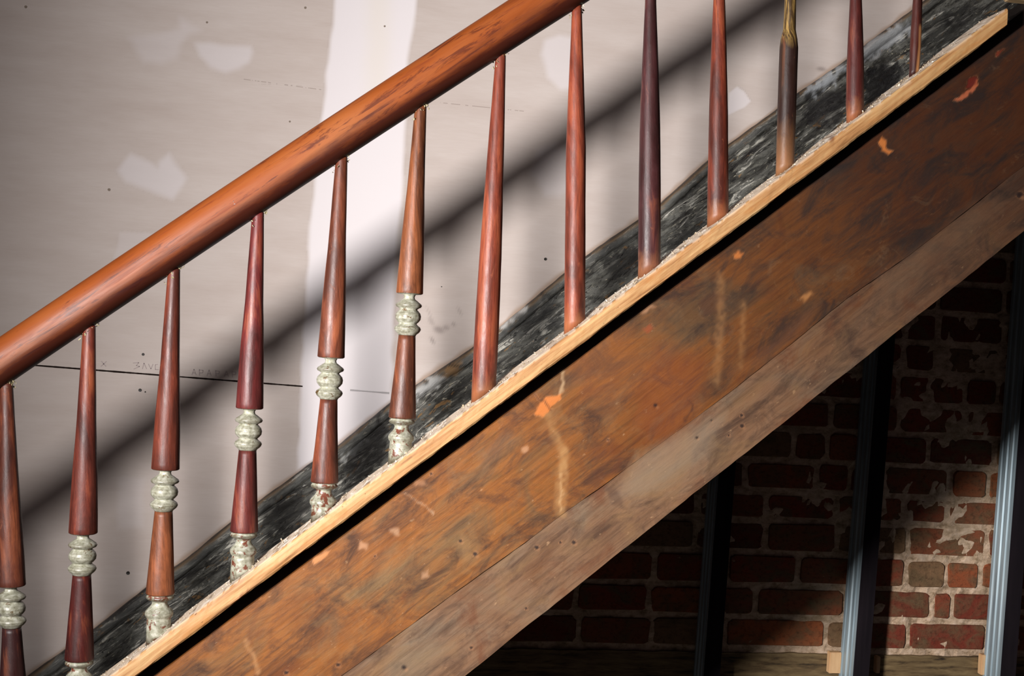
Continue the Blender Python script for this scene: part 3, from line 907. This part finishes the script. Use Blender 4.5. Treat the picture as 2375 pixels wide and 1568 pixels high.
def dense(pts, step=.006):
    out = []
    for (z0, r0), (z1, r1) in zip(pts[:-1], pts[1:]):
        n = max(1, int(abs(z1 - z0) / step))
        for i in range(n):
            t = i / n
            out.append((z0 + (z1 - z0) * t, r0 + (r1 - r0) * t))
    out.append(pts[-1])
    return out

def axis_of(p0, p1):
    A, B = at(*p0, 0), at(*p1, 0)
    k = (B[0] - A[0]) / (B[2] - A[2])
    return lambda z: float(A[0] + (z - A[2]) * k)

def ends(ax):
    zb = 0.3
    for _ in range(30): zb = float(zcap(ax(zb)))
    ztp = zb + .6
    for _ in range(30): ztp = float(zrb(ax(ztp)))
    return zb, ztp

GR = 'balusters between the handrail and the cap'
def crust(par, ax, zt, sd, rad):
    r = random.Random(sd)
    sp = []
    for _ in range(26):
        a = r.uniform(0, 2 * PI); q = rad * r.uniform(.85, 1.5)
        x = ax(zt) + q * math.cos(a); y = q * math.sin(a) * .8
        sp.append(((x, y, float(zrb(x)) - r.uniform(-.002, .004) - (r.random() ** 3) * .012), r.uniform(.0010, .0026)))
    flakes('dried_putty', sp, M_CRUST, par, sd)

COLLAR = [(0, 31), (1.2, 28), (2.5, 15), (8, 12.5), (13, 14), (17, 20), (21, 25), (24, 29.5), (28, 31.5), (32, 29.5), (34.5, 24), (37.5, 20.5), (41, 24), (46, 28.5), (53, 30.5), (61, 29.5), (67, 25),
          (71, 20.5), (75, 24), (79, 29.5), (84, 31.5), (89, 29.5), (93, 26), (96, 22), (99, 20.5)]
COLLAR2 = [(0, 31), (1.5, 30), (3, 26), (5, 29), (8, 31), (11, 30.5), (14, 26), (16, 19), (20, 16.5), (25, 17.5), (31, 21), (37, 27), (42, 30.5), (48, 31), (52, 29.5), (55, 26.5), (60, 26)]
def turned(i, p0, p1, yc, yc2, tint, tint2, label, foot_mat, shaft_hw=13.5):
    ax = axis_of(p0, p1)
    zb, zt = ends(ax)
    root = empty('baluster', (ax(zb), 0, zb), label, 'baluster', GR)
    xc = lambda y: p0[0] + (p1[0] - p0[0]) * (y - p0[1]) / (p1[1] - p0[1])
    Z = lambda y: float(at(xc(y), y, 0)[2])
    s = scale_at(ax(Z(yc)), 0, Z(yc))
    k = s / scale_at(.42, 0, .8)                     # radii below were read on the fourth baluster
    z0 = Z(yc); z1 = Z(yc2)
    sc = lambda hw: hw / scale_at(.42, 0, .8)
    up_ = dense([(zt + .006, sc(shaft_hw)), (zt - .05, sc(16)), (z0 + (zt - z0) * .55, sc(21)), (z0 + (zt - z0) * .28, sc(27.5)), (z0 + (zt - z0) * .1, sc(30.2)), (z0 + .0015, sc(31.5)), (z0, sc(30.5))], .008)
    revolve('upper_shaft', up_, ax, M_BAL, root, tint=tint, zfoot=zb, seed=i, wob=.012, cut_top=True)
    cz = [(z0 - dy / s * .98 + (.0005 if n == 0 else 0), sc(hw)) for n, (dy, hw) in enumerate(COLLAR)]
    c = revolve('turned_collar', dense(cz, .0012), ax, M_COLLAR, root, seg=48, wob=.02, seed=i * 3, zfoot=zb)
    c['label'] = 'grey-green painted turned collar'
    ze = z0 - 97 / s
    low = dense([(ze, sc(20)), (ze + (z1 - ze) * .3, sc(23.5)), (ze + (z1 - ze) * .7, sc(28.5)), (z1 + .002, sc(32)), (z1, sc(31.5))], .008)
    revolve('lower_shaft', low, ax, M_BAL, root, tint=tint2, zfoot=zb, seed=i + 40, wob=.012)
    lc = [(z1 - dy / s, sc(hw)) for dy, hw in COLLAR2]
    zr = z1 - 60 / s
    if zr > zb + .006:
        lc = dense(lc, .0012) + dense([(zr - .001, sc(26.5)), (zb, sc(27))], .004)
    else:
        lc = [q for q in dense(lc, .0012) if q[0] > zb + .001] + [(zb, sc(27))]
    f = revolve('foot', lc, ax, foot_mat, root, seg=48, wob=.035, seed=i * 5, zfoot=zb, cut_bot=True)
    f['label'] = 'foot with crazed pale paint'
    crust(root, ax, zt, i, sc(14))
    return root

turned(-1, (-183, 1030), (-166, 1480), 1487, 1775, (112, 50, 40), (96, 40, 34), 'turned baluster just beyond the left edge, next below the lowest one in view', M_FOOTP)
turned(-2, (-385, 1165), (-366, 1600), 1617, 1905, (118, 54, 42), (100, 42, 34), 'turned baluster farthest down the cap, beyond the left edge', M_FOOTP)
RED = (100, 44, 34); MAH = (108, 40, 38); ORG = (158, 84, 54); DRK = (74, 34, 34)
turned(0, (15, 900), (25, 1350), 1357, 1650, (104, 50, 38), (60, 26, 28), 'turned baluster at the lowest end of the cap, cut by the left edge', M_FOOTP)
turned(1, (207, 765), (193, 1232), 1236, 1528, (122, 52, 42), (86, 28, 26), 'second baluster from the left edge, with dark reddish lower shaft over a smooth collar', M_FOOTP)
turned(2, (403, 640), (384, 1082), 1088, 1376, (134, 60, 46), (140, 76, 50), 'turned baluster with yellowed cream collar and orange-streaked lower shaft', M_FOOTP)
turned(3, (598, 510), (579, 940), 947, 1232, (118, 42, 44), (110, 42, 40), 'glossy deep maroon turned baluster, just left of the white taped joint', M_FOOTP)
turned(4, (792, 375), (768, 825), 829, 1118, (144, 74, 54), (136, 66, 48), 'brown turned baluster standing before the middle of the white taped joint', M_FOOTP)
turned(5, (975, 262), (950, 680), 681, 969, (158, 88, 56), (144, 78, 56), 'lightest orange turned baluster, a brown chip on its collar', M_FOOTP)

def plain(i, p0, p1, prof, tint, label, mat, seg=36, wob=.012, ref=None):
    ax = axis_of(p0, p1)
    zb, zt = ends(ax)
    root = empty('baluster', (ax(zb), 0, zb), label, 'baluster', GR)
    xc = lambda y: p0[0] + (p1[0] - p0[0]) * (y - p0[1]) / (p1[1] - p0[1])
    pts = []
    for (y, hw) in prof:
        P = at(xc(y), y, 0)
        pts.append((float(P[2]), hw / scale_at(*P)))
    ztop = max(zt + .006, pts[0][0] + .002)
    pts = [(ztop, pts[0][1] * .97)] + [q for q in pts if q[0] < ztop - .003 and q[0] > zb + .004]
    pts.append((zb, pts[-1][1] * .98))
    o = revolve('shaft', dense(pts, .008), ax, mat, root, tint=tint, zfoot=zb, seed=i, wob=wob, seg=seg, cut_bot=True, cut_top=True)
    crust(root, ax, zt, i, pts[0][1])
    return root

plain(6, (1161, 135), (1123, 880), [(135, 12), (250, 16), (380, 20), (600, 26), (800, 28.5), (880, 28), (925, 25)], (146, 64, 48), 'plain tapered red-brown baluster, first one up the cap without a collar', M_BALF)
plain(7, (1338, 30), (1333, 720), [(30, 12), (120, 15), (250, 20), (340, 23), (500, 23.5), (700, 24.5), (760, 23.5)], (150, 66, 48), 'plain tapered baluster with bright orange-red face, top end showing under the handrail', M_BALF)
plain(8, (1509, 8), (1506, 590), [(-300, 11), (8, 13), (150, 19), (300, 24), (480, 26), (590, 26), (625, 24)], (84, 42, 48), 'plain tapered purplish-brown baluster, wide and dull', M_BALF)
plain(9, (1668, 5), (1665, 480), [(-300, 11), (0, 13.5), (120, 18), (260, 21.5), (420, 24), (480, 24.5), (515, 23)], (136, 56, 40), 'plain tapered reddish baluster with orange scraped foot', M_BALF)
plain(10, (1833, 5), (1822, 340), [(-300, 12), (0, 13), (70, 14.5), (92, 19), (110, 21), (200, 21.5), (300, 21), (390, 20)], (62, 40, 32), 'nearly black baluster with its top stripped to yellow wood', M_BAL10)
plain(11, (1985, 5), (1983, 240), [(-300, 11), (0, 13.5), (80, 17), (160, 19.5), (240, 20.5), (262, 19)], (96, 36, 34), 'plain dark maroon baluster, second from the upper end of the cap', M_BALF)
plain(12, (2128, 8), (2121, 150), [(-300, 9), (0, 10.5), (60, 12), (110, 12.5), (165, 11)], (96, 38, 30), 'slimmest baluster at the upper end, half scraped to bare wood', M_BAL12)

# scattered flakes on the cap round the feet
sp = []
r = random.Random(5)
feet = [float(at(px, py, 0)[0]) for px, py in [(190, 1585), (370, 1478), (557, 1335), (742, 1205), (917, 1070), (1112, 930), (1333, 768), (1506, 626), (1662, 518), (1818, 390), (1983, 265), (2122, 170)]]
for k in range(1500):
    if r.random() < .75:
        x = r.choice(feet) + r.gauss(.012, .03)
    else:
        x = r.uniform(-.1, 1.82)
    if x > 1.84: continue
    y = r.uniform(-.032, .040)
    s = r.uniform(.0006, .0017) * (1.8 if r.random() < .10 else 1)
    sp.append(((x, y, float(zcap(x)) + s * .5), s))
f = flakes('paint_flake_litter', sp, M_FLAKE, cap, 9)
f['kind'] = 'stuff'; f['label'] = 'whitish flakes of old paint lying on the cap'

# ------------------------------------------------------------------ steps behind the stringer
steps = empty('stair_steps', (XS0 + .1, .45, zcap(XS0) - .4), 'dark painted treads and risers between stringer and skirting board', 'stairs')
going = 0.232
for n in range(15):
    x = -0.62 + going * n
    zt = float(zcap(x)) - 0.155
    box('tread', (x, STR_B + .001, zt - .028), (x + going + .028, SK_F - .014, zt), M_STEP, steps, .004)
    box('riser', (x + .028, STR_B + .001, zt - going * SL + .002), (x + .046, SK_F - .014, zt - .029), M_STEP, steps, .001)

# ------------------------------------------------------------------ landing edge
lp0 = at(2318, 6, -.062); lp1 = at(2375, 21, -.062)
land = box('landing_edge', (lp0[0] + .012, -.078, lp1[2] + .012), (2.62, -.052, lp1[2] + .05), M_LAND, None, .003)
tag(land, 'tan edge of the upper landing floor above the end of the cap', 'landing floor')

# ------------------------------------------------------------------ brick wall under the stair
BR_Y = 1.075
rows_px = [(1157, 'A'), (1222, 'B'), (1296, 'C'), (1370, 'D'), (1442, 'E'), (1514, 'F')]      # mortar bed under each row, read at x = 2200
known = {'A': [2205, 2291, 2400], 'B': [2100, 2197, 2345], 'C': [1940, 2108, 2290, 2390], 'D': [2010, 2101, 2193, 2273, 2350], 'E': [1750, 1960, 2162, 2208, 2310],
         'F': [1680, 1917, 1990, 2106, 2289, 2400]}
beds = [float(at(2200, y, BR_Y)[2]) for y, _ in rows_px]
course = (beds[0] - beds[-1]) / 5
def rows():
    out = []
    for k, (y, nm) in enumerate(rows_px):
        top = beds[k - 1] if k else beds[0] + course
        out.append((beds[k], top, [float(at(px, y - 30, BR_Y)[0]) for px in known[nm]]))
    z = beds[0] + course
    k = 0
    while z < 2.05:
        out.append((z, z + course, [1.9 + .11 * (k % 2)])); z += course; k += 1
    z = beds[-1] - .105
    while z > -0.8:
        out.append((z - course, z, [1.9 + .11 * (k % 2)])); z -= course; k += 1
    return out
BX0, BX1 = 0.75, 3.0
V, F, T, MI = [], [], [], []
r = random.Random(21)
def add_brick(x0, x1, z0, z1, yy, tint):
    """rounded, slightly skewed brick: 3 rings of 12 front outline points"""
    k = len(V)
    cx, cz = (x0 + x1) / 2, (z0 + z1) / 2
    hw, hz = (x1 - x0) / 2, (z1 - z0) / 2
    pts = []
    cr = min(.014, hw * .4)
    for (sx, sz) in ((-1, -1), (1, -1), (1, 1), (-1, 1)):
        c0 = (cx + sx * (hw - cr), cz + sz * (hz - cr))
        a0 = {(-1, -1): PI, (1, -1): 1.5 * PI, (1, 1): 0, (-1, 1): .5 * PI}[(sx, sz)]
        for q in range(4):
            a = a0 + q * PI / 6
            pts.append((c0[0] + cr * math.cos(a) + r.gauss(0, .0014), c0[1] + cr * math.sin(a) + r.gauss(0, .0012)))
    n = len(pts)
    for (f_, dy) in ((1.0, .05), (1.0, .006), (.985, .0015), (.95, 0)):
        for (x, z) in pts:
            V.append((cx + (x - cx) * (1 - (1 - f_) * .5), yy + dy + r.gauss(0, .0004), cz + (z - cz) * f_)); T.append(tint)
    for a in range(3):
        for b in range(n):
            F.append((k + a * n + b, k + a * n + (b + 1) % n, k + (a + 1) * n + (b + 1) % n, k + (a + 1) * n + b)); MI.append(0)
    F.append([k + 3 * n + b for b in range(n)]); MI.append(0)
tints = [(138, 68, 48), (122, 56, 42), (150, 82, 52), (132, 76, 52), (114, 60, 44), (134, 102, 74), (156, 88, 54)]
for (z0, z1, edges) in rows():
    e = sorted(edges)
    while e[0] > BX0: e.insert(0, e[0] - r.choice((.215, .215, .22, .105)))
    while e[-1] < BX1: e.append(e[-1] + r.choice((.215, .215, .22, .105)))
    j = .008
    for a, b in zip(e[:-1], e[1:]):
        if b - a < .03: continue
        add_brick(a + j + r.uniform(-.002, .003), b - j + r.uniform(-.003, .002), z0 + .010 + r.uniform(-.002, .002), z1 - .009 + r.uniform(-.003, .002), BR_Y + r.uniform(-.003, .005), lin(*r.choice(tints)))
nb = len(V)
# mortar ground, uneven
mx, mz = 220, 180
gx = np.linspace(BX0 - .05, BX1 + .1, mx + 1); gz = np.linspace(-.8, 2.1, mz + 1)
X, Z = np.meshgrid(gx, gz, indexing='ij')
pn = np.stack([X, Z], -1)
Yg = BR_Y + .0075 - (vnoise(pn, 22, 71) - .3) * .009 - (vnoise(pn, 70, 72) - .5) * .005
G = np.stack([X, Yg, Z], -1).reshape(-1, 3)
V2 = V + [tuple(p) for p in G]
ids = nb + np.arange((mx + 1) * (mz + 1)).reshape(mx + 1, mz + 1)
q = np.stack([ids[:-1, :-1], ids[1:, :-1], ids[1:, 1:], ids[:-1, 1:]], -1).reshape(-1, 4).tolist()
k = len(V2)
bx = [(BX0 - .05, BR_Y + .1, -.8), (BX1 + .1, BR_Y + .1, -.8), (BX1 + .1, BR_Y + .1, 2.1), (BX0 - .05, BR_Y + .1, 2.1)]
V2 += bx
F2 = F + q + [(k, k + 3, k + 2, k + 1)]
MI2 = MI + [1] * (len(q) + 1)
mkb = np.zeros((len(V2), 4)); mkb[:, 3] = 1
mkb[:nb] = np.array(T)
brick = mesh_obj('wall_outer', V2, F2, None, mk=mkb, mats=[M_BRICK, M_MORTAR], midx=MI2)
tag(brick, 'old red brick wall with rough pale mortar under the stair', 'brick wall', kind='structure')

# timber built into the brickwork
zb1 = beds[-1] - .010
beam = board('timber_beam', .9, 2.98, lambda x: zb1 - .088, lambda x: zb1, BR_Y - .006, BR_Y + .06, 200, 10, M_BEAM, sloped=False, jit=.004, seed=14, loc=(.9, BR_Y, zb1 - .09))
tag(beam, 'weathered knotty timber beam set in the brick wall below the lowest brick course', 'timber beam')

# ------------------------------------------------------------------ steel studs
FLOOR_Z = -0.75
def stud(pb0, pb1, wb, wf, label):
    """pb0, pb1: photograph positions of the front left corner line, high and low"""
    YF = 0.966
    A, B = at(*pb0, YF), at(*pb1, YF)
    k = (A[0] - B[0]) / (A[2] - B[2])
    z1 = 1.9; zlim = None
    fx = lambda z: float(B[0] + (z - B[2]) * k)
    x_c = fx(FLOOR_Z)
    # stop under the sloping stair soffit / wall string
    while z1 > zsk(fx(z1)) - .37: z1 -= .02
    root = empty('steel_stud', (x_c, YF, FLOOR_Z), label, 'metal stud', 'steel studs under the stair')
    D = .088
    def prism(name, sec, mat):
        V = [(fx(z) + x, y, z) for z in (FLOOR_Z, z1) for (x, y) in sec]
        n = len(sec)
        F = [(i, (i + 1) % n, n + (i + 1) % n, n + i) for i in range(n)] + [list(range(n))[::-1], list(range(n, 2 * n))]
        return mesh_obj(name, V, F, mat, root)
    web = [(0, YF)]
    for (t, dx) in ((.12, 0), (.16, .003), (.24, .003), (.28, 0), (.42, 0), (.46, .0035), (.54, .0035), (.58, 0), (.72, 0), (.76, .003), (.84, .003), (.88, 0), (1, 0)):
        web.append((dx, YF + D * t))
    web += [(.006, YF + D), (.006, YF)]
    prism('web', web, M_ZINC)['label'] = 'bright ribbed galvanised side'
    prism('flange', [(.0005, YF - .0015), (wf, YF - .0015), (wf, YF + .012), (wf - .0015, YF + .012), (wf - .0015, YF + .0005), (.0005, YF + .0005)], M_FLANGE)['label'] = 'dark front flange'
    prism('flange', [(.0062, YF + D - .0015), (wf, YF + D - .0015), (wf, YF + D), (.0062, YF + D)], M_ZINC)
    return root
stud((1994, 1360), (1980, 1539), 0, .048, 'galvanised steel stud, left of the two bright ones before the brick wall')
stud((2354, 1113), (2325, 1496), 0, .048, 'galvanised steel stud near the right edge, lit highest up before the brick wall')
stud((1652, 1290), (1640, 1450), 0, .048, 'steel stud standing in the dark under the middle of the stringer')

# pine blocks
def pine(x0, x1, y0, y1, label):
    a = at(x0, y1, BR_Y - .02); b = at(x1, y0, BR_Y - .02)
    o = box('pine_block', (a[0], BR_Y - .028, a[2]), (b[0], BR_Y - .0075, b[2]), M_BLOCK, None, .0015)
    tag(o, label, 'wood block', 'pine blocks on the timber beam')
pine(1920, 1950, 1512, 1560, 'small pale pine block on the timber beam, left of the first bright stud')
pine(2029, 2040, 1522, 1560, 'narrow pale pine block peeping out right of the first bright stud')
pine(2272, 2296, 1518, 1564, 'small pale pine block on the beam, left of the stud by the right edge')

# ------------------------------------------------------------------ floor
fl = box('floor', (-2.2, -3.2, FLOOR_Z - .05), (3.4, 1.2, FLOOR_Z), M_FLOOR, None, 0)
tag(fl, 'dusty dark wooden floor', 'floor', kind='structure')
